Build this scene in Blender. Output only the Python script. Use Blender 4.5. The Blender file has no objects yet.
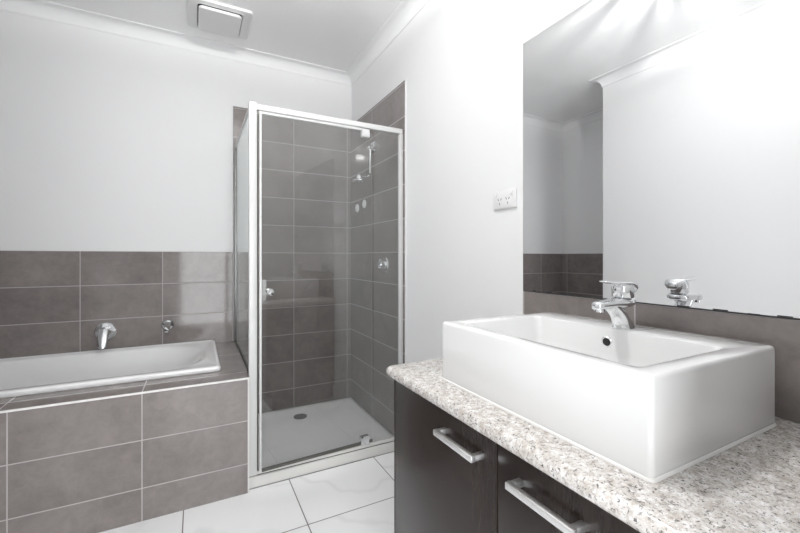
import bpy, bmesh, math, random
from mathutils import Vector, Matrix
C = bpy.context.scene
col = C.collection
PI = math.pi

# ---------------------------------------------------------------- camera, light, exposure
H = 1.1
cam_d = bpy.data.cameras.new('camera')
cam_d.sensor_width = 36.0
cam_d.lens = 386.68 / 800 * 36.0
cam_d.shift_y = -(266.5 - 256.94) / 800
cam_d.clip_start = 0.02
cam = bpy.data.objects.new('camera', cam_d)
cam.location = (0, 0, H)
cam.rotation_euler = (PI / 2, 0, -0.4843)
col.objects.link(cam)
C.camera = cam

C.view_settings.view_transform = 'Standard'
C.view_settings.look = 'None'
C.view_settings.gamma = 1.0
C.view_settings.exposure = 0.0

world = bpy.data.worlds.new('world')
C.world = world
world.use_nodes = True
world.node_tree.nodes['Background'].inputs['Color'].default_value = (0.95, 0.97, 1, 1)
world.node_tree.nodes['Background'].inputs['Strength'].default_value = 0.5

LAMP = Vector((0.22, 0.93, 2.385))          # the bulb of the ceiling light
ld = bpy.data.lights.new('bulb_light', 'POINT')
ld.energy = 57.0
ld.shadow_soft_size = 0.005
ld.color = (1.0, 0.992, 0.985)
lo = bpy.data.objects.new('bulb_light', ld)
lo.location = LAMP
col.objects.link(lo)

ad = bpy.data.lights.new('doorway_daylight', 'AREA')     # daylight coming in through the open doorway behind the camera
ad.shape = 'RECTANGLE'
ad.size = 0.62
ad.size_y = 2.0
ad.energy = 26.0
ad.color = (0.97, 0.985, 1.0)
ao = bpy.data.objects.new('doorway_daylight', ad)
ao.location = (0.12, -0.45, 1.03)
ao.rotation_euler = (-PI / 2, 0, PI)   # facing +Y
col.objects.link(ao)

# ---------------------------------------------------------------- helpers
def link(o):
    col.objects.link(o); return o

def tag(o, label=None, cat=None, group=None, kind=None):
    if label: o['label'] = label
    if cat: o['category'] = cat
    if group: o['group'] = group
    if kind: o['kind'] = kind
    return o

def empty(name, loc):
    o = bpy.data.objects.new(name, None)
    o.empty_display_size = 0.05
    o.location = loc
    return link(o)

def worigin(o):
    v = Vector((0, 0, 0))
    while o is not None:
        v += Vector(o.location); o = o.parent
    return v

def obj(name, bm, mat, parent=None, origin=None, smooth=True, angle=35):
    """one mesh object from bm (world coordinates); origin = where its own pivot sits"""
    po = worigin(parent) if parent else Vector((0, 0, 0))
    og = Vector(origin) if origin is not None else po
    bmesh.ops.remove_doubles(bm, verts=bm.verts[:], dist=1e-6)
    bmesh.ops.recalc_face_normals(bm, faces=bm.faces[:])
    for v in bm.verts: v.co -= og
    me = bpy.data.meshes.new(name)
    bm.to_mesh(me); bm.free()
    if smooth:
        me.polygons.foreach_set('use_smooth', [True] * len(me.polygons))
        me.set_sharp_from_angle(angle=math.radians(angle))
    me.materials.append(mat)
    o = bpy.data.objects.new(name, me)
    o.parent = parent
    o.location = og - po
    return link(o)

def box(bm, x0, x1, y0, y1, z0, z1, bev=0.0, seg=2):
    t = bmesh.new()
    vs = [t.verts.new((x, y, z)) for x in (x0, x1) for y in (y0, y1) for z in (z0, z1)]
    for f in ((0, 1, 3, 2), (4, 6, 7, 5), (0, 4, 5, 1), (2, 3, 7, 6), (0, 2, 6, 4), (1, 5, 7, 3)):
        t.faces.new([vs[i] for i in f])
    bmesh.ops.recalc_face_normals(t, faces=t.faces[:])
    if bev > 0:
        bmesh.ops.bevel(t, geom=t.edges[:], offset=bev, segments=seg, profile=0.5, affect='EDGES')
    merge(bm, t)
    return bm

def merge(bm, t):
    m = {}
    for v in t.verts: m[v] = bm.verts.new(v.co)
    for f in t.faces:
        try: bm.faces.new([m[v] for v in f.verts])
        except ValueError: pass
    t.free()

def B(*a, **k):
    return box(bmesh.new(), *a, **k)

def loft(bm, loops, cap0=True, cap1=True):
    rows = [[bm.verts.new(p) for p in L] for L in loops]
    n = len(rows[0])
    for a, b in zip(rows, rows[1:]):
        for i in range(n):
            j = (i + 1) % n
            bm.faces.new((a[i], a[j], b[j], b[i]))
    if cap0: bm.faces.new(rows[0][::-1])
    if cap1: bm.faces.new(rows[-1])
    return bm

def rrect(x0, x1, y0, y1, z, r, n=8):
    """rounded rectangle loop, 4*(n+1) points"""
    r = min(r, (x1 - x0) / 2 - 1e-4, (y1 - y0) / 2 - 1e-4)
    P = []
    for cx, cy, a0 in ((x1 - r, y1 - r, 0), (x0 + r, y1 - r, 90), (x0 + r, y0 + r, 180), (x1 - r, y0 + r, 270)):
        for k in range(n + 1):
            a = math.radians(a0 + 90 * k / n)
            P.append((cx + r * math.cos(a), cy + r * math.sin(a), z))
    return P

def frame_for(d):
    d = Vector(d).normalized()
    up = Vector((0, 0, 1)) if abs(d.z) < 0.9 else Vector((1, 0, 0))
    s = d.cross(up).normalized()
    return d, s, s.cross(d).normalized()

def lathe(bm, o, axis, prof, n=32):
    """prof: (distance along the axis, radius) from the centre o"""
    d, s, t = frame_for(axis)
    o = Vector(o)
    loops = []
    for h, r in prof:
        r = max(r, 1e-5)
        loops.append([o + d * h + (s * math.cos(2 * PI * k / n) + t * math.sin(2 * PI * k / n)) * r for k in range(n)])
    return loft(bm, loops)

def sweep(bm, pts, radii, n=16, flat=1.0):
    """tube through pts with a radius (or (side, up) pair) at each"""
    pts = [Vector(p) for p in pts]
    loops = []
    for i, p in enumerate(pts):
        d = (pts[min(i + 1, len(pts) - 1)] - pts[max(i - 1, 0)])
        d, s, t = frame_for(d)
        r = radii[i] if isinstance(radii, (list, tuple)) else radii
        rs, rt = r if isinstance(r, (list, tuple)) else (r, r * flat)
        loops.append([p + s * math.cos(2 * PI * k / n) * rs + t * math.sin(2 * PI * k / n) * rt for k in range(n)])
    return loft(bm, loops)

# ---------------------------------------------------------------- materials
def new_mat(name):
    m = bpy.data.materials.new(name); m.use_nodes = True
    nt = m.node_tree
    return m, nt, nt.nodes['Principled BSDF']

def simple(name, rgb, rough=0.5, metal=0.0, spec=0.5, coat=0.0, noise=0.0, nscale=3.0):
    m, nt, b = new_mat(name)
    b.inputs['Base Color'].default_value = (*rgb, 1)
    b.inputs['Roughness'].default_value = rough
    b.inputs['Metallic'].default_value = metal
    b.inputs['Specular IOR Level'].default_value = spec
    b.inputs['Coat Weight'].default_value = coat
    b.inputs['Coat Roughness'].default_value = 0.03
    if noise > 0:
        g = nt.nodes.new('ShaderNodeNewGeometry')
        nz = nt.nodes.new('ShaderNodeTexNoise'); nz.inputs['Scale'].default_value = nscale
        nz.inputs['Detail'].default_value = 4
        nt.links.new(g.outputs['Position'], nz.inputs['Vector'])
        mx = nt.nodes.new('ShaderNodeMix'); mx.data_type = 'RGBA'
        mx.inputs[6].default_value = (*[c * (1 - noise) for c in rgb], 1)
        mx.inputs[7].default_value = (*[min(1, c * (1 + noise)) for c in rgb], 1)
        nt.links.new(nz.outputs['Fac'], mx.inputs[0])
        nt.links.new(mx.outputs[2], b.inputs['Base Color'])
    return m

class N:
    """small helper for math nodes"""
    def __init__(s, nt): s.nt = nt
    def m(s, op, a, b=None, c=None):
        n = s.nt.nodes.new('ShaderNodeMath'); n.operation = op
        for i, v in enumerate((a, b, c)):
            if v is None: continue
            if isinstance(v, (int, float)): n.inputs[i].default_value = v
            else: s.nt.links.new(v, n.inputs[i])
        return n.outputs[0]
    def mix(s, f, a, b):
        n = s.nt.nodes.new('ShaderNodeMix'); n.data_type = 'RGBA'
        for i, v in ((0, f), (6, a), (7, b)):
            if isinstance(v, (int, float)): n.inputs[i].default_value = v
            elif isinstance(v, tuple): n.inputs[i].default_value = (*v, 1)
            else: s.nt.links.new(v, n.inputs[i])
        return n.outputs[2]
    def noise(s, vec, scale, detail=4, rough=0.5, dist=0.0):
        n = s.nt.nodes.new('ShaderNodeTexNoise')
        n.inputs['Scale'].default_value = scale; n.inputs['Detail'].default_value = detail
        n.inputs['Roughness'].default_value = rough; n.inputs['Distortion'].default_value = dist
        s.nt.links.new(vec, n.inputs['Vector'])
        return n.outputs['Fac']
    def ramp(s, f, stops):
        n = s.nt.nodes.new('ShaderNodeValToRGB')
        cr = n.color_ramp
        while len(cr.elements) < len(stops): cr.elements.new(0.5)
        for e, (p, c) in zip(cr.elements, stops):
            e.position = p; e.color = (*c, 1)
        s.nt.links.new(f, n.inputs['Fac'])
        return n.outputs['Color']

def tiled(name, ua, va, u0, pu, v0, pv, c0, c1, grout, gw, rough, style='slate', spec=0.5):
    """tiles on a grid of world coordinates: ua/va = axis names, u0/v0 a joint, pu/pv the pitch, gw the joint width"""
    m, nt, b = new_mat(name)
    k = N(nt)
    g = nt.nodes.new('ShaderNodeNewGeometry')
    sp = nt.nodes.new('ShaderNodeSeparateXYZ')
    nt.links.new(g.outputs['Position'], sp.inputs[0])
    masks, cells = [], []
    for ax, o, p in ((ua, u0, pu), (va, v0, pv)):
        t = k.m('DIVIDE', k.m('SUBTRACT', sp.outputs[ax], o), p)
        fr = k.m('FRACT', t)
        d = k.m('MULTIPLY', k.m('MINIMUM', fr, k.m('SUBTRACT', 1.0, fr)), p)      # metres to the nearest joint
        masks.append(k.m('LESS_THAN', d, gw / 2)); cells.append(k.m('FLOOR', t))
        masks[-1] = k.m('SUBTRACT', 1.0, k.m('MULTIPLY', k.m('MINIMUM', k.m('MAXIMUM', k.m('SUBTRACT', d, gw / 2 - 0.0006), 0.0), 0.0012), 1 / 0.0012))
    mask = k.m('MAXIMUM', masks[0], masks[1])
    cb = nt.nodes.new('ShaderNodeCombineXYZ')
    nt.links.new(cells[0], cb.inputs[0]); nt.links.new(cells[1], cb.inputs[1])
    wn = nt.nodes.new('ShaderNodeTexWhiteNoise'); wn.noise_dimensions = '3D'
    nt.links.new(cb.outputs[0], wn.inputs['Vector'])
    vm = nt.nodes.new('ShaderNodeVectorMath'); vm.operation = 'MULTIPLY_ADD'
    nt.links.new(wn.outputs['Color'], vm.inputs[0]); vm.inputs[1].default_value = (9, 9, 9)
    nt.links.new(g.outputs['Position'], vm.inputs[2])
    P = vm.outputs[0]
    if style == 'slate':
        n1 = k.noise(P, 5.0, 5, 0.6, 0.4)
        n2 = k.noise(P, 22.0, 6, 0.7, 0.8)
        f = k.m('ADD', k.m('MULTIPLY', n1, 0.6), k.m('MULTIPLY', n2, 0.4))
        f = k.m('MINIMUM', 1.0, k.m('MAXIMUM', 0.0, k.m('MULTIPLY', k.m('SUBTRACT', f, 0.3), 2.5)))
        f = k.m('ADD', k.m('MULTIPLY', f, 0.8), k.m('MULTIPLY', wn.outputs['Value'], 0.2))
        colr = k.mix(f, c0, c1)
    else:                                                   # faint veins on white tiles
        w = nt.nodes.new('ShaderNodeTexWave'); w.wave_type = 'BANDS'; w.bands_direction = 'DIAGONAL'
        w.inputs['Scale'].default_value = 1.6; w.inputs['Distortion'].default_value = 9; w.inputs['Detail'].default_value = 3
        w.inputs['Detail Scale'].default_value = 1.2
        nt.links.new(P, w.inputs['Vector'])
        f = k.m('POWER', w.outputs['Fac'], 24.0)
        f = k.m('MULTIPLY', f, k.noise(P, 3.0, 2))
        f = k.m('ADD', f, k.m('MULTIPLY', k.noise(P, 2.5, 3), 0.3))
        colr = k.mix(f, c1, c0)
    nt.links.new(k.mix(mask, colr, grout), b.inputs['Base Color'])
    rr = k.m('ADD', rough, k.m('MULTIPLY', mask, 0.5))
    nt.links.new(rr, b.inputs['Roughness'])
    b.inputs['Specular IOR Level'].default_value = spec
    bp = nt.nodes.new('ShaderNodeBump'); bp.inputs['Strength'].default_value = 0.35; bp.inputs['Distance'].default_value = 0.0015
    nt.links.new(k.m('SUBTRACT', 1.0, mask), bp.inputs['Height'])
    nt.links.new(bp.outputs[0], b.inputs['Normal'])
    return m

SL0, SL1, GR = (0.160, 0.140, 0.133), (0.310, 0.280, 0.268), (0.46, 0.43, 0.415)
T_U, T_V = 0.4015, 0.1935
m_tile_back = tiled('slate_tiles_back', 'X', 'Z', 0.215, T_U, 0.935, 0.2, SL0, SL1, GR, 0.0042, 0.09)
m_tile_shower = tiled('slate_tiles_shower', 'X', 'Z', 0.215, T_U, 0.935, T_V, SL0, SL1, GR, 0.0042, 0.09)
m_tile_right = tiled('slate_tiles_right', 'Y', 'Z', 2.402, 0.47, 0.935, T_V, SL0, SL1, GR, 0.0042, 0.09)
m_tile_left = tiled('slate_tiles_left', 'Y', 'Z', 2.745, T_U, 0.935, 0.2, SL0, SL1, GR, 0.0042, 0.09)
m_tile_hob = tiled('slate_tiles_bath_front', 'X', 'Z', -0.201, 0.4135, 0.337, 0.2, SL0, SL1, GR, 0.0042, 0.09)
m_tile_ledge = tiled('slate_tiles_bath_top', 'X', 'Y', -0.201, 0.444, 2.43, T_U, SL0, SL1, GR, 0.0042, 0.08)
m_tile_side = tiled('slate_tiles_bath_side', 'Y', 'Z', 2.402, T_U, 0.337, 0.2, SL0, SL1, GR, 0.0042, 0.09)
m_splash = tiled('slate_tiles_vanity', 'Y', 'Z', 0.630, T_U, 0.7717, 0.5, SL0, SL1, GR, 0.0042, 0.09)
m_floor = tiled('white_floor_tiles', 'X', 'Y', 0.405, 0.455, 1.582, 0.455, (0.74, 0.74, 0.75), (0.88, 0.88, 0.88), (0.16, 0.145, 0.13), 0.0045, 0.12, 'marble')
m_wall = simple('white_wall_paint', (0.855, 0.857, 0.86), 0.55, noise=0.012, nscale=1.5)
m_ceil = simple('white_ceiling_paint', (0.94, 0.94, 0.94), 0.7, noise=0.012, nscale=1.5)
m_cornice = simple('white_cornice_paint', (0.87, 0.872, 0.875), 0.6, noise=0.01)
m_ceramic = simple('white_ceramic', (0.79, 0.79, 0.785), 0.07, coat=0.6, noise=0.008)
m_acrylic = simple('white_bath_acrylic', (0.92, 0.92, 0.92), 0.10, coat=0.3, noise=0.008)
m_tray = simple('white_shower_base', (0.91, 0.91, 0.91), 0.28, noise=0.02, nscale=6)
m_white_metal = simple('white_powder_coat', (0.67, 0.67, 0.665), 0.28, noise=0.01)
m_trim = simple('white_tile_trim', (0.80, 0.79, 0.77), 0.35, noise=0.01)
m_chrome = simple('chrome', (0.80, 0.81, 0.82), 0.06, metal=1.0, noise=0.01)
m_satin = simple('satin_nickel', (0.86, 0.86, 0.86), 0.38, metal=1.0, noise=0.02, nscale=30)
m_plastic = simple('white_plastic', (0.82, 0.82, 0.815), 0.3, noise=0.01)
m_fan = simple('pale_grey_fan_plastic', (0.76, 0.76, 0.755), 0.4, noise=0.01)
m_cream = simple('cream_shower_lip', (0.70, 0.69, 0.665), 0.4, noise=0.01)
m_dark = simple('opening_shade_black', (0.012, 0.012, 0.013), 0.6, noise=0.05)  # near-black paint for the shade inside openings and slots
m_seal = simple('grey_rubber_seal', (0.10, 0.095, 0.085), 0.5, noise=0.05)
m_drain = simple('dull_steel', (0.30, 0.30, 0.30), 0.3, metal=1.0, noise=0.05)
m_mirror = simple('mirror_silver', (0.85, 0.855, 0.86), 0.0, metal=1.0, noise=0.004)
m_edge = simple('mirror_worn_edge', (0.03, 0.03, 0.03), 0.4, noise=0.2, nscale=60)

def wood():
    m, nt, b = new_mat('dark_wenge_laminate')
    k = N(nt)
    g = nt.nodes.new('ShaderNodeNewGeometry')
    mp = nt.nodes.new('ShaderNodeMapping'); mp.inputs['Scale'].default_value = (40, 40, 1.6)
    nt.links.new(g.outputs['Position'], mp.inputs['Vector'])
    f = k.noise(mp.outputs[0], 2.0, 5, 0.6, 0.6)
    nt.links.new(k.ramp(f, [(0.25, (0.012, 0.008, 0.0065)), (0.75, (0.028, 0.019, 0.016))]), b.inputs['Base Color'])
    b.inputs['Roughness'].default_value = 0.26
    b.inputs['Specular IOR Level'].default_value = 0.42
    return m
m_wood = wood()

def granite():
    m, nt, b = new_mat('speckled_granite')
    k = N(nt)
    g = nt.nodes.new('ShaderNodeNewGeometry')
    P = g.outputs['Position']
    base = k.ramp(k.noise(P, 60, 5, 0.7, 0.4), [(0.36, (0.44, 0.395, 0.355)), (0.50, (0.60, 0.57, 0.54)), (0.64, (0.76, 0.75, 0.74))])
    def spots(c, loc, scale, lo_, hi_, amt, rgb, dist=0.6):
        mp = nt.nodes.new('ShaderNodeMapping'); mp.inputs['Location'].default_value = loc
        nt.links.new(P, mp.inputs['Vector'])
        n = k.noise(mp.outputs[0], scale, 3, 0.6, dist)
        return k.mix(k.ramp(n, [(lo_, (0, 0, 0)), (hi_, (amt,) * 3)]), c, rgb)
    c = spots(base, (7.4, 4.7, 1.2), 110, 0.56, 0.66, 0.6, (0.50, 0.42, 0.36))
    c = spots(c, (0, 0, 0), 165, 0.55, 0.62, 0.8, (0.30, 0.275, 0.26))
    c = spots(c, (1.3, 8.2, 2.2), 140, 0.60, 0.68, 0.7, (0.88, 0.88, 0.88))
    c = spots(c, (3.1, 1.7, 5.2), 190, 0.60, 0.645, 0.9, (0.065, 0.065, 0.06))
    nt.links.new(c, b.inputs['Base Color'])
    b.inputs['Roughness'].default_value = 0.12
    return m
m_granite = granite()

def glass():
    m = bpy.data.materials.new('clear_shower_glass'); m.use_nodes = True
    nt = m.node_tree; nt.nodes.clear()
    k = N(nt)
    out = nt.nodes.new('ShaderNodeOutputMaterial')
    tr = nt.nodes.new('ShaderNodeBsdfTransparent'); tr.inputs['Color'].default_value = (0.945, 0.948, 0.946, 1)
    gl = nt.nodes.new('ShaderNodeBsdfGlossy'); gl.inputs['Roughness'].default_value = 0.0
    gl.inputs['Color'].default_value = (0.97, 1.0, 0.99, 1)
    lw = nt.nodes.new('ShaderNodeLayerWeight'); lw.inputs['Blend'].default_value = 0.5
    f5 = k.m('POWER', lw.outputs['Facing'], 5.0)
    fr = k.m('ADD', 0.075, k.m('MULTIPLY', f5, 0.95))
    mx = nt.nodes.new('ShaderNodeMixShader')
    nt.links.new(fr, mx.inputs[0]); nt.links.new(tr.outputs[0], mx.inputs[1]); nt.links.new(gl.outputs[0], mx.inputs[2])
    nt.links.new(mx.outputs[0], out.inputs['Surface'])
    return m
m_glass = glass()

def bowl():
    m = bpy.data.materials.new('added_dimming_white'); m.use_nodes = True
    nt = m.node_tree; nt.nodes.clear()
    out = nt.nodes.new('ShaderNodeOutputMaterial'); mx = nt.nodes.new('ShaderNodeMixShader'); k = N(nt)
    g = nt.nodes.new('ShaderNodeNewGeometry'); sp = nt.nodes.new('ShaderNodeSeparateXYZ')
    nt.links.new(g.outputs['Position'], sp.inputs[0])
    h = k.m('DIVIDE', k.m('SUBTRACT', sp.outputs['Z'], LAMP.z - 0.046), 0.046)      # the added bowl passes more light at its bottom than its sides
    nt.links.new(k.m('ADD', 0.46, k.m('MULTIPLY', k.m('MINIMUM', k.m('MULTIPLY', k.m('MAXIMUM', h, 0.0), 5.0), 1.0), 0.28)), mx.inputs[0])
    a = nt.nodes.new('ShaderNodeBsdfTransparent'); b = nt.nodes.new('ShaderNodeBsdfDiffuse'); b.inputs['Color'].default_value = (0.9, 0.9, 0.9, 1)
    nt.links.new(a.outputs[0], mx.inputs[1]); nt.links.new(b.outputs[0], mx.inputs[2]); nt.links.new(mx.outputs[0], out.inputs['Surface'])
    return m
m_bowl = bowl()

def emitter(name, rgb, s):
    m = bpy.data.materials.new(name); m.use_nodes = True
    nt = m.node_tree; nt.nodes.clear()
    out = nt.nodes.new('ShaderNodeOutputMaterial'); e = nt.nodes.new('ShaderNodeEmission')
    e.inputs['Color'].default_value = (*rgb, 1); e.inputs['Strength'].default_value = s
    nt.links.new(e.outputs[0], out.inputs['Surface'])
    return m

# ---------------------------------------------------------------- room shell
XR, YB, XL, XN, YN, YF, ZC = 1.057, 2.811, -1.31, -0.69, 1.923, 0.118, 2.483
W = 0.10
def struct(name, bm, mat, parent=None, **k):
    return tag(obj(name, bm, mat, parent, **k), kind='structure')

struct('floor', B(XL - W, XR + W, -1.2, YB + W, -0.08, 0.0), m_floor, smooth=False)
struct('ceiling', B(XL - W, XR + W, YF - W, YB + W, ZC, ZC + 0.08), m_ceil, smooth=False)
w_back = struct('wall_back', B(XL - W, XR + W, YB, YB + W, 0, ZC), m_wall, smooth=False)
w_right = struct('wall_right', B(XR, XR + W, YF - W, YB, 0, ZC), m_wall, smooth=False)
w_left = struct('wall_left', box(B(XN - W, XN, YF - W, YN, 0, ZC), XL - W, XN - W, YN - W, YN, 0, ZC), m_wall, smooth=False)
w_alc = struct('wall_alcove', B(XL - W, XL, YN, YB, 0, ZC), m_wall, smooth=False)
DX0, DX1 = -0.24, 0.49                  # the doorway the camera looks through
bm = B(XN, DX0, YF - W, YF, 0, ZC)
box(bm, DX1, XR, YF - W, YF, 0, ZC); box(bm, DX0, DX1, YF - W, YF, 2.06, ZC)
struct('wall_front', bm, m_wall, smooth=False)
# door casing of the open doorway behind the camera
bm = B(DX0, DX0 + 0.014, YF - W, YF, 0, 2.06, 0.002)
box(bm, DX1 - 0.014, DX1, YF - W, YF, 0, 2.06, 0.002); box(bm, DX0 + 0.014, DX1 - 0.014, YF - W, YF, 2.046, 2.06, 0.002)
struct('trim_2', bm, m_trim)

# tiled lower walls: 8 mm tiles on the walls
TY, TX = 2.803, 1.049
ZT, ZTS = 1.1330, 2.108
struct('tile_cladding', B(XL, 0.2155, TY, YB, 0, ZT, 0.001, 1), m_tile_back, w_back, smooth=False)
struct('tile_cladding', B(0.2155, TX, TY, YB, 0, ZTS, 0.001, 1), m_tile_shower, w_back, smooth=False)
struct('tile_cladding', B(TX, XR, 1.934, YB, 0, ZTS, 0.001, 1), m_tile_right, w_right, smooth=False)
struct('tile_trim', B(TX - 0.0005, XR, 1.931, 1.934, 0, ZTS + 0.001), m_satin, w_right, smooth=False)
struct('tile_cladding', B(XL, XL + 0.008, YN, TY, 0, ZT), m_tile_left, w_alc, smooth=False)

# cornice: a cove swept round the room with mitred corners
def cornice():
    poly = [(XR, YF), (XR, YB), (XL, YB), (XL, YN), (XN, YN), (XN, YF)]
    prof = [(0.0, -0.069), (0.004, -0.069), (0.004, -0.066)]
    for k in range(11):
        a = PI / 2 * k / 10
        prof.append((0.006 + 0.056 * (1 - math.cos(a)) ** 1.0, -0.063 + 0.057 * math.sin(a)))
    prof += [(0.066, -0.004), (0.070, -0.004), (0.070, 0.0), (0.0, 0.0)]
    n = len(poly)
    bm = bmesh.new()
    loops = []
    for i in range(n):
        p0, p1, p2 = Vector(poly[i - 1]), Vector(poly[i]), Vector(poly[(i + 1) % n])
        d1, d2 = (p1 - p0).normalized(), (p2 - p1).normalized()
        n1, n2 = Vector((-d1.y, d1.x)), Vector((-d2.y, d2.x))
        loops.append([(p1.x + (n1.x + n2.x) * o, p1.y + (n1.y + n2.y) * o, ZC + z) for o, z in prof])
    rows = [[bm.verts.new(p) for p in L] for L in loops]
    for i in range(n):
        a, b = rows[i], rows[(i + 1) % n]
        for j in range(len(prof)):
            q = (j + 1) % len(prof)
            bm.faces.new((a[j], a[q], b[q], b[j]))
    return bm
struct('trim_1', cornice(), m_cornice, angle=25)

# ---------------------------------------------------------------- bath surround and bath
HZ = 0.537
XH = 0.217
root = tag(empty('bath_surround', (-0.5, YN, 0)), 'grey tiled bath surround with white edge trim standing on white floor', 'bath surround')
obj('front_panel', B(XL + 0.010, XH - 0.005, YN + 0.001, YN + 0.03, 0, HZ - 0.006), m_tile_hob, root, smooth=False)
# top ledge: a ring of tiles round the bath, with a strip running on to the glass
BX0, BX1, BY0, BY1 = XL + 0.06, 0.106, 2.095, TY - 0.003
bm = B(XL + 0.010, XH - 0.005, YN + 0.005, BY0 + 0.03, HZ - 0.012, HZ)
box(bm, BX1 - 0.03, XH - 0.005, BY0 + 0.03, TY - 0.002, HZ - 0.012, HZ)
box(bm, XH - 0.005, 0.2395, 1.985, TY - 0.002, HZ - 0.012, HZ)
box(bm, XL + 0.010, BX0 + 0.03, BY0 + 0.03, TY - 0.002, HZ - 0.012, HZ)
obj('top_ledge', bm, m_tile_ledge, root, smooth=False)
obj('shower_side_panel', B(0.2195, 0.2395, 1.985, TY - 0.002, 0.0, HZ - 0.012), m_tile_side, root, smooth=False)
obj('edge_trim', B(XL + 0.010, XH, YN - 0.001, YN + 0.006, HZ - 0.007, HZ + 0.001, 0.001, 1), m_trim, root)
tag(obj('corner_trim', B(XH - 0.006, XH, YN - 0.001, YN + 0.03, 0.001, HZ - 0.007, 0.001, 1), m_trim, root), 'white upright corner trim')

def bath():
    bm = bmesh.new()
    z1 = 0.562
    n = 10
    def ell(x0, x1, y0, y1, z, r): return rrect(x0, x1, y0, y1, z, r, n)
    L = [ell(BX0 + 0.004, BX1 - 0.004, BY0 + 0.004, BY1 - 0.004, HZ + 0.0005, 0.012),
         ell(BX0 + 0.001, BX1 - 0.001, BY0 + 0.001, BY1 - 0.001, HZ + 0.004, 0.014),
         ell(BX0, BX1, BY0, BY1, z1 - 0.006, 0.014),
         ell(BX0 + 0.002, BX1 - 0.002, BY0 + 0.002, BY1 - 0.002, z1 - 0.0015, 0.014),
         ell(BX0 + 0.006, BX1 - 0.006, BY0 + 0.006, BY1 - 0.006, z1, 0.012),
         ell(BX0 + 0.018, BX1 - 0.018, BY0 + 0.045, BY1 - 0.014, z1 - 0.0005, 0.012),
         ell(BX0 + 0.024, BX1 - 0.024, BY0 + 0.049, BY1 - 0.018, z1 - 0.004, 0.012),
         ell(BX0 + 0.050, BX1 - 0.055, BY0 + 0.060, BY1 - 0.052, z1 - 0.005, 0.20),
         ell(BX0 + 0.056, BX1 - 0.062, BY0 + 0.066, BY1 - 0.058, z1 - 0.010, 0.24),
         ell(BX0 + 0.064, BX1 - 0.085, BY0 + 0.074, BY1 - 0.064, z1 - 0.022, 0.26),
         ell(BX0 + 0.085, BX1 - 0.15, BY0 + 0.088, BY1 - 0.077, z1 - 0.10, 0.26),
         ell(BX0 + 0.11, BX1 - 0.25, BY0 + 0.105, BY1 - 0.097, z1 - 0.25, 0.22),
         ell(BX0 + 0.14, BX1 - 0.33, BY0 + 0.135, BY1 - 0.127, z1 - 0.36, 0.18),
         ell(BX0 + 0.19, BX1 - 0.39, BY0 + 0.18, BY1 - 0.172, z1 - 0.39, 0.14)]
    return loft(bm, L, cap0=False)
t = tag(empty('bathtub', ((BX0 + BX1) / 2, 2.41, HZ)), 'white drop-in bathtub set in the grey tiled surround', 'bathtub')
bt = obj('tub', bath(), m_acrylic, t, angle=50)
bm = lathe(bmesh.new(), (BX0 + 0.5, 2.45, 0.562 - 0.3895), (0, 0, 1), [(0, 0.03), (0.003, 0.03), (0.004, 0.026), (0.002, 0.02)])
obj('drain_waste', bm, m_chrome, t)

# bath mixer and spout on the wall
mx, mz = -0.470, 0.664
t = tag(empty('bath_mixer', (mx, TY, mz)), 'chrome wall mixer with drooping lever above the bath, left of the small spout', 'tap')
obj('wall_plate', lathe(bmesh.new(), (mx, TY, mz), (0, -1, 0), [(0, 0.052), (0.004, 0.052), (0.008, 0.048), (0.010, 0.030)], 40), m_chrome, t)
obj('body', lathe(bmesh.new(), (mx, TY - 0.006, mz), (0, -1, 0), [(0, 0.030), (0.03, 0.029), (0.042, 0.026), (0.05, 0.018), (0.053, 0.006)], 32), m_chrome, t)
bm = sweep(bmesh.new(), [(mx, TY - 0.040, mz + 0.020), (mx, TY - 0.056, mz + 0.016), (mx, TY - 0.074, mz - 0.006), (mx, TY - 0.092, mz - 0.034), (mx + 0.001, TY - 0.108, mz - 0.062), (mx + 0.001, TY - 0.116, mz - 0.075), (mx + 0.001, TY - 0.118, mz - 0.079)],
           [(0.014, 0.010), (0.026, 0.013), (0.0265, 0.011), (0.0245, 0.009), (0.021, 0.008), (0.014, 0.005), (0.006, 0.002)], 24)
obj('lever', bm, m_chrome, t)

sx, sz = -0.158, 0.680
t = tag(empty('bath_spout', (sx, TY, sz)), 'small round chrome bath spout on the grey tiles, right of the lever mixer', 'spout')
obj('wall_plate', lathe(bmesh.new(), (sx, TY, sz), (0, -1, 0), [(0, 0.037), (0.005, 0.037), (0.016, 0.034), (0.026, 0.026), (0.032, 0.015)], 32), m_chrome, t)
bm = sweep(bmesh.new(), [(sx, TY - 0.012, sz), (sx, TY - 0.04, sz), (sx, TY - 0.066, sz - 0.003), (sx, TY - 0.082, sz - 0.012), (sx, TY - 0.088, sz - 0.026)],
           [0.022, 0.020, 0.018, 0.016, 0.015], 20)
lathe(bm, (sx, TY - 0.088, sz - 0.024), (0, 0, -1), [(0, 0.015), (0.008, 0.015), (0.009, 0.010)], 20)
obj('nozzle', bm, m_chrome, t)

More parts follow.
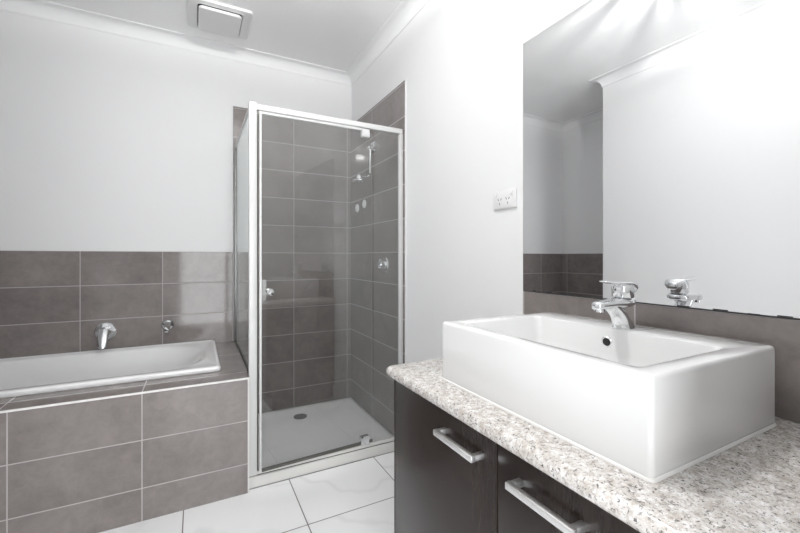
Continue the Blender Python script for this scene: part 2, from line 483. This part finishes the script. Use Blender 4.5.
# ---------------------------------------------------------------- shower
SX0, SX1, SY = 0.2195, 1.047, 1.95
t = tag(empty('shower_tray', (0.64, 2.37, 0)), 'white shower tray with a front lip on the floor inside the glass screen', 'shower tray')
def tray():
    # recessed floor, raised lip at the front
    bm = bmesh.new()
    x0, x1, y0, y1 = 0.2415, TX - 0.001, 1.9985, TY - 0.001
    zl, zf = 0.054, 0.026
    r = 0.004
    L = [rrect(x0, x1, y0, y1, 0.0, r, 4), rrect(x0, x1, y0, y1, zl - 0.006, r, 4), rrect(x0 + .002, x1 - .002, y0 + .002, y1 - .002, zl - 0.0015, r, 4),
         rrect(x0 + .006, x1 - .006, y0 + .006, y1 - .004, zl, r, 4), ]
    Lb = L[:2]
    loft(bm, [rrect(x0, x1, y0, y1, 0.0, r, 4), rrect(x0, x1, y0, y1, zf - 0.004, r, 4), rrect(x0 + .003, x1 - .003, y0 + .003, y1 - .003, zf, r, 4),
              rrect(x0 + .030, x1 - .030, y0 + .06, y1 - .030, zf, 0.03, 4), rrect(x0 + .045, x1 - .045, y0 + .075, y1 - .045, zf - 0.006, 0.04, 4),
              rrect(x0 + .25, x1 - .25, y0 + .3, y1 - .2, zf - 0.009, 0.04, 4)])
    return bm, zf
bm, zf = tray()
obj('base', bm, m_tray, t, angle=50)
prof = [(SY, 0.0), (SY, 0.048), (SY + 0.0015, 0.052), (SY + 0.005, 0.054), (1.990, 0.054), (1.994, 0.052), (1.996, 0.047), (1.998, 0.0265), (1.998, 0.0)]
bm = loft(bmesh.new(), [[(x, y, z) for y, z in prof] for x in (0.2415, TX - 0.001)])
box(bm, SX0, 0.2415, SY, 1.9840, 0.0, 0.054)
tag(obj('front_lip', bm, m_cream, t), 'cream front lip')
obj('floor_sealant', B(SX0, TX - 0.001, SY - 0.003, SY + 0.001, 0.0, 0.0035), m_drain, t, smooth=False)
bm = lathe(bmesh.new(), (0.622, 2.635, 0.0165), (0, 0, 1), [(0, 0.045), (0.003, 0.045), (0.0045, 0.041), (0.0035, 0.036), (0.0035, 0.0)], 32)
dr = obj('drain', bm, m_drain, t)

Z0, Z1 = 0.058, 1.839
t = tag(empty('shower_screen', (0.64, 1.9670, Z0)), 'white framed glass shower screen with pivot door beside the bath', 'shower screen')
bm = B(SX0, 0.2555, 1.9505, 1.9835, Z0, Z1, 0.003)
obj('corner_post', bm, m_white_metal, t)
bm = B(0.2555, 1.046, 1.9540, 1.9800, Z1 - 0.034, Z1 - 0.006, 0.003)
tr_ = obj('head_rail', bm, m_white_metal, t)
bm = B(0.262, 0.80, 1.9580, 1.9740, Z1 - 0.050, Z1 - 0.038, 0.002)
box(bm, 0.27, 0.79, 1.9640, 1.9680, Z1 - 0.040, Z1 - 0.032)
obj('door_stop', bm, m_white_metal, t)
bm = B(0.2555, 1.046, 1.9550, 1.9790, Z0, Z0 + 0.016, 0.003)
obj('sill_rail', bm, m_cream, t)
obj('sill_gasket', B(0.222, 1.046, 1.956, 1.978, 0.0545, Z0), m_seal, t, smooth=False)
obj('post_gap_shade', B(0.2560, 0.2620, 1.960, 1.974, Z0 + 0.016, Z1 - 0.034), m_seal, t, smooth=False)  # dark strip painted as the shade in the gap beside the post
bm = B(1.026, 1.0485, 1.9550, 1.9790, Z0, Z1 - 0.034, 0.003)
tag(obj('wall_channel', bm, m_white_metal, t), 'white channel on the right wall')
bm = B(0.2235, 0.2375, TY - 0.028, TY - 0.001, HZ + 0.001, Z1 - 0.012, 0.002)
tag(obj('wall_channel', bm, m_drain, t), 'grey channel on the back wall')
obj('side_pane', B(0.2285, 0.2335, 1.9835, TY - 0.024, HZ + 0.004, Z1 - 0.014), m_glass, t, smooth=False)
bm = B(0.224, 0.238, 1.9835, TY - 0.024, Z1 - 0.020, Z1 - 0.006, 0.002)
obj('side_top_rail', bm, m_white_metal, t)
obj('side_seal', B(0.2255, 0.2365, 1.9835, TY - 0.028, HZ + 0.0005, HZ + 0.010), m_seal, t, smooth=False)
obj('fixed_pane', B(0.868, 1.030, 1.9645, 1.9695, Z0 + 0.014, Z1 - 0.032), m_glass, t, smooth=False)
# pivot door
PX = 0.818
rot = math.radians(3.2)
door = obj('door', B(0.268, 0.864, 1.9645, 1.9695, Z0 + 0.026, Z1 - 0.052), m_glass, t, origin=(PX, 1.9670, Z0), smooth=False)
def dpart(name, bm, mat, **k): return obj(name, bm, mat, door, origin=(PX, 1.9670, Z0), **k)
bm = B(0.2625, 0.2725, 1.9590, 1.9750, Z0 + 0.020, Z1 - 0.050, 0.002)
dpart('edge_strip', bm, m_white_metal)
dpart('bottom_seal', B(0.274, 0.862, 1.9620, 1.9720, Z0 + 0.019, Z0 + 0.032), m_seal, smooth=False)
bm = B(0.796, 0.842, 1.9530, 1.9810, Z1 - 0.084, Z1 - 0.040, 0.004)
tag(dpart('pivot_block', bm, m_white_metal), 'white top pivot block')
bm = B(0.788, 0.838, 1.9530, 1.9810, Z0 + 0.018, Z0 + 0.064, 0.004)
tag(dpart('pivot_block', bm, m_chrome), 'chrome bottom pivot block')
bm = lathe(bmesh.new(), (0.311, 1.9645, 0.932), (0, -1, 0), [(0, 0.010), (0.010, 0.009), (0.014, 0.015), (0.028, 0.016), (0.033, 0.012), (0.034, 0.002)], 28)
lathe(bm, (0.311, 1.9695, 0.932), (0, 1, 0), [(0, 0.010), (0.010, 0.009), (0.014, 0.015), (0.028, 0.016), (0.033, 0.012), (0.034, 0.002)], 28)
dpart('knob', bm, m_chrome)
door.rotation_euler.z = rot

# shower outlet: wall elbow, drop pipe, short arm and a flat round head
ay, az = 2.363, 1.832
t = tag(empty('hand_shower', (TX, ay, az)), 'chrome shower outlet with flat round head on a drop pipe inside the shower', 'shower outlet')
bm = lathe(bmesh.new(), (TX, ay, az), (-1, 0, 0), [(0, 0.036), (0.006, 0.036), (0.016, 0.028), (0.026, 0.016)], 28)
lathe(bm, (TX - 0.012, ay + 0.036, az - 0.004), (-1, 0, 0), [(-0.012, 0.019), (0.010, 0.019), (0.018, 0.012)], 20)  # paired bosses added to imitate two bright glints beside the flange
lathe(bm, (TX - 0.012, ay - 0.036, az - 0.004), (-1, 0, 0), [(-0.012, 0.019), (0.010, 0.019), (0.018, 0.012)], 20)
obj('flange_with_glints', bm, m_chrome, t)
pp = [(TX - 0.008, ay, az), (TX - 0.022, ay, az - 0.004), (TX - 0.028, ay, az - 0.02), (TX - 0.028, ay, az - 0.10), (TX - 0.028, ay, az - 0.178),
      (TX - 0.034, ay, az - 0.194), (TX - 0.05, ay, az - 0.206), (TX - 0.10, ay, az - 0.214)]
obj('pipe', sweep(bmesh.new(), pp, 0.0085, 14), m_chrome, t)
bm = lathe(bmesh.new(), (TX - 0.105, ay, az - 0.242), (0, 0, 1), [(0, 0.042), (0.004, 0.050), (0.012, 0.050), (0.016, 0.044), (0.022, 0.026), (0.036, 0.024), (0.046, 0.016), (0.049, 0.006)], 36)
obj('spray_plate', bm, m_chrome, t)

# shower mixer
my, mz = 2.192, 1.050
t = tag(empty('shower_mixer', (TX, my, mz)), 'round chrome shower mixer on the right shower wall', 'tap')
obj('wall_plate', lathe(bmesh.new(), (TX, my, mz), (-1, 0, 0), [(0, 0.052), (0.004, 0.052), (0.008, 0.048), (0.010, 0.030)], 36), m_chrome, t)
obj('body', lathe(bmesh.new(), (TX - 0.006, my, mz), (-1, 0, 0), [(0, 0.028), (0.03, 0.027), (0.04, 0.024), (0.048, 0.016), (0.05, 0.004)], 28), m_chrome, t)
bm = sweep(bmesh.new(), [(TX - 0.036, my + 0.008, mz - 0.006), (TX - 0.05, my - 0.01, mz + 0.006), (TX - 0.062, my - 0.04, mz + 0.022), (TX - 0.066, my - 0.062, mz + 0.032)],
           [(0.010, 0.008), (0.014, 0.010), (0.010, 0.008), (0.007, 0.005)], 16)
obj('lever', bm, m_chrome, t)

for yy, zz, lb in ((2.665, 1.458, 'round white disc on the shower wall, nearer the back corner'), (2.530, 1.474, 'round white disc on the shower wall, nearer the mixer')):
    bm = lathe(bmesh.new(), (TX, yy, zz), (-1, 0, 0), [(0, 0.030), (0.004, 0.030), (0.007, 0.027), (0.007, 0.016), (0.013, 0.013), (0.014, 0.004)], 32)
    tag(obj('wall_disc', bm, m_plastic, None, origin=(TX, yy, zz)), lb, 'wall disc', 'white discs on the shower wall')

# ---------------------------------------------------------------- vanity
YC0, YC1, XCF = 0.125, 1.060, 0.5045
ZK0, ZK1 = 0.7390, 0.7717
XD = 0.5285
t = tag(empty('vanity_cabinet', (0.79, 0.5925, 0)), 'dark brown two door vanity cabinet under the granite counter', 'cabinet')
bm = B(XD + 0.019, XR - 0.002, 0.142, 1.030, 0.10, ZK0 - 0.0005)
obj('carcass', bm, m_wood, t, smooth=False)
tag(obj('side_panel', B(XD + 0.002, XR - 0.002, 1.0320, 1.0475, 0.10, ZK0 - 0.001, 0.001, 1), m_wood, t), 'left end panel')
obj('kickboard', B(XD + 0.055, XD + 0.071, 0.142, 1.030, 0.0, 0.10), m_wood, t, smooth=False)
obj('plinth', B(XD + 0.071, XR - 0.004, 0.147, 1.025, 0.0, 0.10), m_wood, t, smooth=False)
for y0, y1, hy0, hy1, lb in ((0.5914, 1.0312, 0.6290, 0.7730, 'left door'), (0.1465, 0.5876, 0.3890, 0.5320, 'right door')):
    d = tag(obj('door', B(XD, XD + 0.018, y0, y1, 0.105, 0.7355, 0.0012, 2), m_wood, t), lb)
    zb = 0.6860
    bm = B(XD - 0.034, XD - 0.023, hy0, hy1, zb - 0.0065, zb + 0.0065, 0.0012, 2)
    box(bm, XD - 0.030, XD + 0.001, hy0 + 0.0005, hy0 + 0.0125, zb - 0.006, zb + 0.006, 0.0012, 2)
    box(bm, XD - 0.030, XD + 0.001, hy1 - 0.0125, hy1 - 0.0005, zb - 0.006, zb + 0.006, 0.0012, 2)
    obj('handle', bm, m_satin, d)

def counter():
    bm = bmesh.new()
    x0, x1, y0, y1 = XCF, XR - 0.001, YC0, YC1
    R = 0.013
    L = []
    for k in range(9):
        a = PI * k / 8
        ins = R * (1 - math.sin(a)); z = (ZK0 + ZK1) / 2 - (ZK1 - ZK0) / 2 * math.cos(a)
        # only the front and the two ends are rounded; corner radius small
        P = []
        for cx, cy, a0 in ((x0, y1, 90), (x0, y0, 180)):
            rc = 0.014
            ccx = x0 + ins + rc; ccy = (y1 - ins - rc) if cy == y1 else (y0 + ins + rc)
            for q in range(7):
                b = math.radians(a0 + 90 * q / 6)
                P.append((ccx + rc * math.cos(b), ccy + rc * math.sin(b), z))
        P = [(x1, y1 - ins, z)] + P + [(x1, y0 + ins, z)]
        L.append(P)
    return loft(bm, L)
tag(obj('countertop', counter(), m_granite, None, origin=(0.78, 0.5925, ZK0), angle=50), 'pale speckled granite countertop with rounded edge on the dark cabinet', 'countertop')

# splashback tiles and mirror
ZS = 0.9745
struct('tile_cladding', B(TX, XR - 0.0005, YC0, 1.036, ZK1 + 0.001, ZS, 0.0008, 1), m_splash, w_right, smooth=False)
t = tag(empty('mirror', (XR, 0.58, ZS)), 'large frameless mirror on the wall above the basin', 'mirror')
obj('mirror_glass', B(XR - 0.006, XR - 0.001, YC0, 1.037, ZS + 0.0025, 1.876, 0.0006, 1), m_mirror, t, smooth=False)
# worn dark silvering along the bottom edge
bm = bmesh.new(); rnd = random.Random(4)
y = YC0
while y < 1.03:
    y2 = min(1.035, y + rnd.uniform(0.006, 0.03))
    h = 0.0022 + (rnd.random() ** 5) * 0.006
    box(bm, XR - 0.0068, XR - 0.0061, y, y2, ZS + 0.0006, ZS + 0.0018 + h)
    y = y2
obj('worn_edge', bm, m_edge, t, smooth=False)

# power outlet on the right wall
oy, oz = 1.132, 1.3215
t = tag(empty('power_outlet', (XR, oy, oz)), 'white double power outlet on the wall left of the mirror', 'power outlet')
bm = B(XR - 0.009, XR - 0.0005, oy - 0.0615, oy + 0.0615, oz - 0.036, oz + 0.036, 0.003, 3)
obj('plate', bm, m_plastic, t)
bm = B(XR - 0.0108, XR - 0.0085, oy - 0.049, oy + 0.049, oz - 0.031, oz + 0.031, 0.001, 2)
obj('raised_panel', bm, m_plastic, t)
for s in (-1, 1):
    bm = B(XR - 0.0155, XR - 0.010, oy + s * 0.043 - 0.006, oy + s * 0.043 + 0.006, oz + 0.014, oz + 0.027, 0.0015, 2)
    obj('switch', bm, m_plastic, t)
    bm = bmesh.new()
    cy = oy + s * 0.022
    for dy, dz, a, hh in ((-0.0075, 0.004, 30, 0.0045), (0.0075, 0.004, -30, 0.0045), (0, -0.013, 0, 0.0045)):
        b2 = B(-0.0004, 0.0004, -0.0011, 0.0011, -hh, hh)
        bmesh.ops.transform(b2, matrix=Matrix.Translation((XR - 0.0111, cy + dy, oz + dz - 0.002)) @ Matrix.Rotation(math.radians(a), 4, 'X'), verts=b2.verts[:])
        merge(bm, b2)
    obj('socket', bm, m_dark, t, smooth=False)

# ---------------------------------------------------------------- basin
bx0, bx1, by0, by1, bz0, bz1 = 0.5838, 1.0020, 0.3258, 0.8700, ZK1 + 0.0008, 0.9266
def basin():
    bm = bmesh.new(); n = 6
    def o(i, z, r=0.009): return rrect(bx0 + i, bx1 - i, by0 + i, by1 - i, z, r - i * 0.6, n)
    ix0, ix1, iy0, iy1 = 0.6195, 0.889, 0.367, 0.821
    L = [o(0.004, bz0), o(0.0012, bz0 + 0.003), o(0, bz0 + 0.008), o(0, bz1 - 0.007), o(0.001, bz1 - 0.0035), o(0.0033, bz1 - 0.001), o(0.007, bz1),
         rrect(ix0 - .006, ix1 + .006, iy0 - .006, iy1 + .006, bz1, 0.016, n), rrect(ix0 - .002, ix1 + .002, iy0 - .002, iy1 + .002, bz1 - 0.0015, 0.016, n),
         rrect(ix0, ix1, iy0, iy1, bz1 - 0.006, 0.018, n),
         rrect(ix0 + .004, ix1 - .006, iy0 + .012, iy1 - .012, bz1 - 0.06, 0.026, n),
         rrect(ix0 + .012, ix1 - .014, iy0 + .030, iy1 - .030, bz1 - 0.098, 0.036, n),
         rrect(ix0 + .030, ix1 - .030, iy0 + .060, iy1 - .060, bz1 - 0.112, 0.04, n),
         rrect(ix0 + .11, ix1 - .11, iy0 + .2, iy1 - .2, bz1 - 0.118, 0.02, n)]
    return loft(bm, L)
t = tag(empty('basin', (0.79, 0.594, bz0)), 'white rectangular ceramic basin standing on the granite counter', 'basin')
obj('bowl', basin(), m_ceramic, t, angle=40)
bm = loft(bmesh.new(), [rrect(bx0 - 0.0025, bx1 + 0.0025, by0 - 0.0025, by1 + 0.0025, bz0 - 0.0004, 0.011, 6), rrect(bx0 - 0.0015, bx1 + 0.0015, by0 - 0.0015, by1 + 0.0015, bz0 + 0.0025, 0.010, 6), rrect(bx0 + 0.002, bx1 - 0.002, by0 + 0.002, by1 - 0.002, bz0 + 0.0045, 0.008, 6)])
tag(obj('sealant_bead', bm, m_trim, t), 'white sealant bead round the foot')
ov = (0.8880, 0.600, 0.8930)
bm = lathe(bmesh.new(), ov, (-1, 0, -0.06), [(0.0, 0.0135), (0.003, 0.0135), (0.0045, 0.012), (0.0035, 0.0095), (0.0015, 0.0095)], 28)
o_ = obj('overflow_ring', bm, m_chrome, t)
bm = lathe(bmesh.new(), ov, (-1, 0, -0.06), [(0.0012, 0.0096), (0.0042, 0.0096)], 24)
obj('overflow_shade', bm, m_dark, o_)  # near-black disc painted as the shade inside the overflow
bm = lathe(bmesh.new(), (0.754, 0.594, bz1 - 0.1185), (0, 0, 1), [(0, 0.030), (0.003, 0.030), (0.005, 0.026), (0.004, 0.02), (0.008, 0.016), (0.009, 0.004)], 28)
obj('drain_waste', bm, m_chrome, t)

# basin mixer
tx, ty = 0.928, 0.586
t = tag(empty('basin_mixer', (tx, ty, bz1)), 'chrome single lever mixer tap on the back of the white basin', 'tap')
def ring(cx, cz, rx, ry, n=28): return [(tx + cx + rx * math.cos(2 * PI * k / n), ty + ry * math.sin(2 * PI * k / n), bz1 + cz) for k in range(n)]
# the body leans forward from its foot into the spout
obj('body', loft(bmesh.new(), [ring(0, 0.0003, 0.0265, 0.0245), ring(0, 0.004, 0.0262, 0.0242), ring(-0.003, 0.012, 0.0240, 0.0225), ring(-0.009, 0.022, 0.0225, 0.0210),
     ring(-0.018, 0.033, 0.0220, 0.0200), ring(-0.030, 0.044, 0.0235, 0.0195), ring(-0.040, 0.053, 0.0260, 0.0190), ring(-0.040, 0.060, 0.027, 0.0185)]), m_chrome, t, angle=50)
def spout():
    bm = bmesh.new()
    st = [(0.028, 0.060, 0.068, 0.008), (0.026, 0.056, 0.0715, 0.015), (0.018, 0.0525, 0.0735, 0.0205), (0.0, 0.050, 0.0745, 0.0240), (-0.025, 0.0495, 0.0740, 0.0225), (-0.050, 0.0500, 0.0725, 0.0185),
          (-0.074, 0.0505, 0.0705, 0.0165), (-0.092, 0.0490, 0.0695, 0.0160), (-0.102, 0.0490, 0.0675, 0.0130), (-0.106, 0.0520, 0.064, 0.006)]
    loops = []
    for x, zb, zt, hw in st:
        n = 24; P = []
        for k in range(n):
            a = 2 * PI * k / n
            c, s = math.cos(a), math.sin(a)
            P.append((tx + x, ty + hw * math.copysign(abs(c) ** 0.75, c), bz1 + (zb + zt) / 2 + (zt - zb) / 2 * math.copysign(abs(s) ** 0.75, s)))
        loops.append(P)
    loft(bm, loops)
    lathe(bm, (tx - 0.089, ty, bz1 + 0.0510), (0, 0, -1), [(0, 0.0125), (0.006, 0.0125), (0.007, 0.010), (0.004, 0.009)], 24)
    return bm
obj('spout', spout(), m_chrome, t, angle=50)
bm = loft(bmesh.new(), [ring(0, 0.0735, 0.0215, 0.0215), ring(0, 0.0765, 0.0245, 0.0240), ring(0, 0.096, 0.0255, 0.0245), ring(0.001, 0.104, 0.0250, 0.0240), ring(0.002, 0.109, 0.0205, 0.0200), ring(0.002, 0.111, 0.010, 0.010)])
obj('cartridge_dome', bm, m_chrome, t, angle=50)
bm = bmesh.new()
st = [(0.0330, 0.088, 0.012, 0.004), (0.0310, 0.097, 0.0190, 0.006), (0.0220, 0.105, 0.0230, 0.0065), (0.0050, 0.1095, 0.0240, 0.0055), (-0.020, 0.1105, 0.0225, 0.0042),
      (-0.045, 0.1110, 0.0185, 0.0034), (-0.065, 0.1130, 0.0150, 0.0028), (-0.077, 0.1155, 0.0110, 0.0022), (-0.081, 0.1165, 0.005, 0.0013)]
loops = []
for x, z, hw, ht in st:
    loops.append([(tx + x + math.sin(a) * ht * (0.7 if x > .02 else 0), ty + hw * math.cos(a), bz1 + z + ht * math.sin(a)) for a in [2 * PI * k / 24 for k in range(24)]])
loft(bm, loops)
obj('lever', bm, m_chrome, t, angle=60)

# ---------------------------------------------------------------- exhaust fan in the ceiling
fx0, fx1, fy0, fy1 = -0.048, 0.284, 2.312, 2.614
t = tag(empty('exhaust_fan', ((fx0 + fx1) / 2, (fy0 + fy1) / 2, ZC)), 'square grey exhaust fan with raised centre panel on the white ceiling', 'exhaust fan')
def fr(i, z, r): return rrect(fx0 + i, fx1 - i, fy0 + i * 0.5, fy1 - i * 0.55, z, r, 6)
bm = loft(bmesh.new(), [fr(0.0, ZC - 0.0005, 0.022), fr(0.0, ZC - 0.010, 0.022), fr(0.003, ZC - 0.014, 0.02), fr(0.010, ZC - 0.016, 0.02), fr(0.016, ZC - 0.0155, 0.02), fr(0.040, ZC - 0.020, 0.022), fr(0.050, ZC - 0.022, 0.024), fr(0.052, ZC - 0.020, 0.024), fr(0.054, ZC - 0.003, 0.022)], cap1=False)
obj('frame', bm, m_fan, t, angle=30)
bm = loft(bmesh.new(), [fr(0.0545, ZC - 0.001, 0.02), fr(0.0545, ZC - 0.004, 0.02)])
obj('recess_shade', bm, m_dark, t)  # dark plate painted as the shadow between frame and cover
bm = loft(bmesh.new(), [fr(0.060, ZC - 0.024, 0.022), fr(0.057, ZC - 0.026, 0.024), fr(0.057, ZC - 0.036, 0.024), fr(0.060, ZC - 0.039, 0.022), fr(0.068, ZC - 0.0405, 0.02), fr(0.10, ZC - 0.0405, 0.02)])
box(bm, 0.07, 0.16, 2.42, 2.50, ZC - 0.03, ZC - 0.003)
obj('cover_panel', bm, m_fan, t, angle=30)

# ---------------------------------------------------------------- ceiling light (above the frame; fins and bowl added to streak and dim its light)
lx, ly = LAMP.x, LAMP.y
t = tag(empty('ceiling_light', (lx, ly, ZC)), 'small ceiling light with added streak fins and a dimming bowl around its bulb', 'ceiling light')
obj('ceiling_rose', lathe(bmesh.new(), (lx, ly, ZC - 0.0005), (0, 0, -1), [(0, 0.05), (0.010, 0.05), (0.016, 0.042), (0.026, 0.012), (0.055, 0.011), (0.058, 0.006)], 32), m_white_metal, t)
rnd = random.Random(11)
bm = bmesh.new()
nf = 32
for k in range(nf):
    a = 2 * PI * (k + rnd.uniform(-.35, .35)) / nf
    w = rnd.uniform(0.0015, 0.0045)
    b2 = B(0.056, 0.0575, -w, w, LAMP.z + rnd.uniform(0.003, 0.010), ZC - rnd.uniform(0.015, 0.045))
    bmesh.ops.transform(b2, matrix=Matrix.Translation((lx, ly, 0)) @ Matrix.Rotation(a, 4, 'Z'), verts=b2.verts[:])
    merge(bm, b2)
n = 48
loft(bm, [[(lx + r * math.cos(2 * PI * q / n), ly + r * math.sin(2 * PI * q / n), z) for q in range(n)] for r, z in ((0.055, ZC - 0.044), (0.0585, ZC - 0.044), (0.0585, ZC - 0.040), (0.055, ZC - 0.040), (0.055, ZC - 0.044))], cap0=False, cap1=False)
for k in range(3):
    b2 = B(0.008, 0.056, -0.0012, 0.0012, ZC - 0.044, ZC - 0.040)
    bmesh.ops.transform(b2, matrix=Matrix.Translation((lx, ly, 0)) @ Matrix.Rotation(2 * PI * k / 3, 4, 'Z'), verts=b2.verts[:])
    merge(bm, b2)
obj('added_streak_fins', bm, m_chrome, t, smooth=False)  # unseen fins added to throw light streaks on the ceiling
obj('added_dimming_bowl', loft(bmesh.new(), [[(lx + r * math.cos(2 * PI * q / n), ly + r * math.sin(2 * PI * q / n), LAMP.z + z) for q in range(n)] for r, z in ((0.054, 0.001), (0.0535, -0.004), (0.050, -0.018), (0.043, -0.032), (0.030, -0.042), (0.012, -0.046))], cap0=False), m_bowl, t)  # unseen bowl added to dim direct light and send more upwards
lo.parent = t
lo.location = LAMP - Vector(t.location)
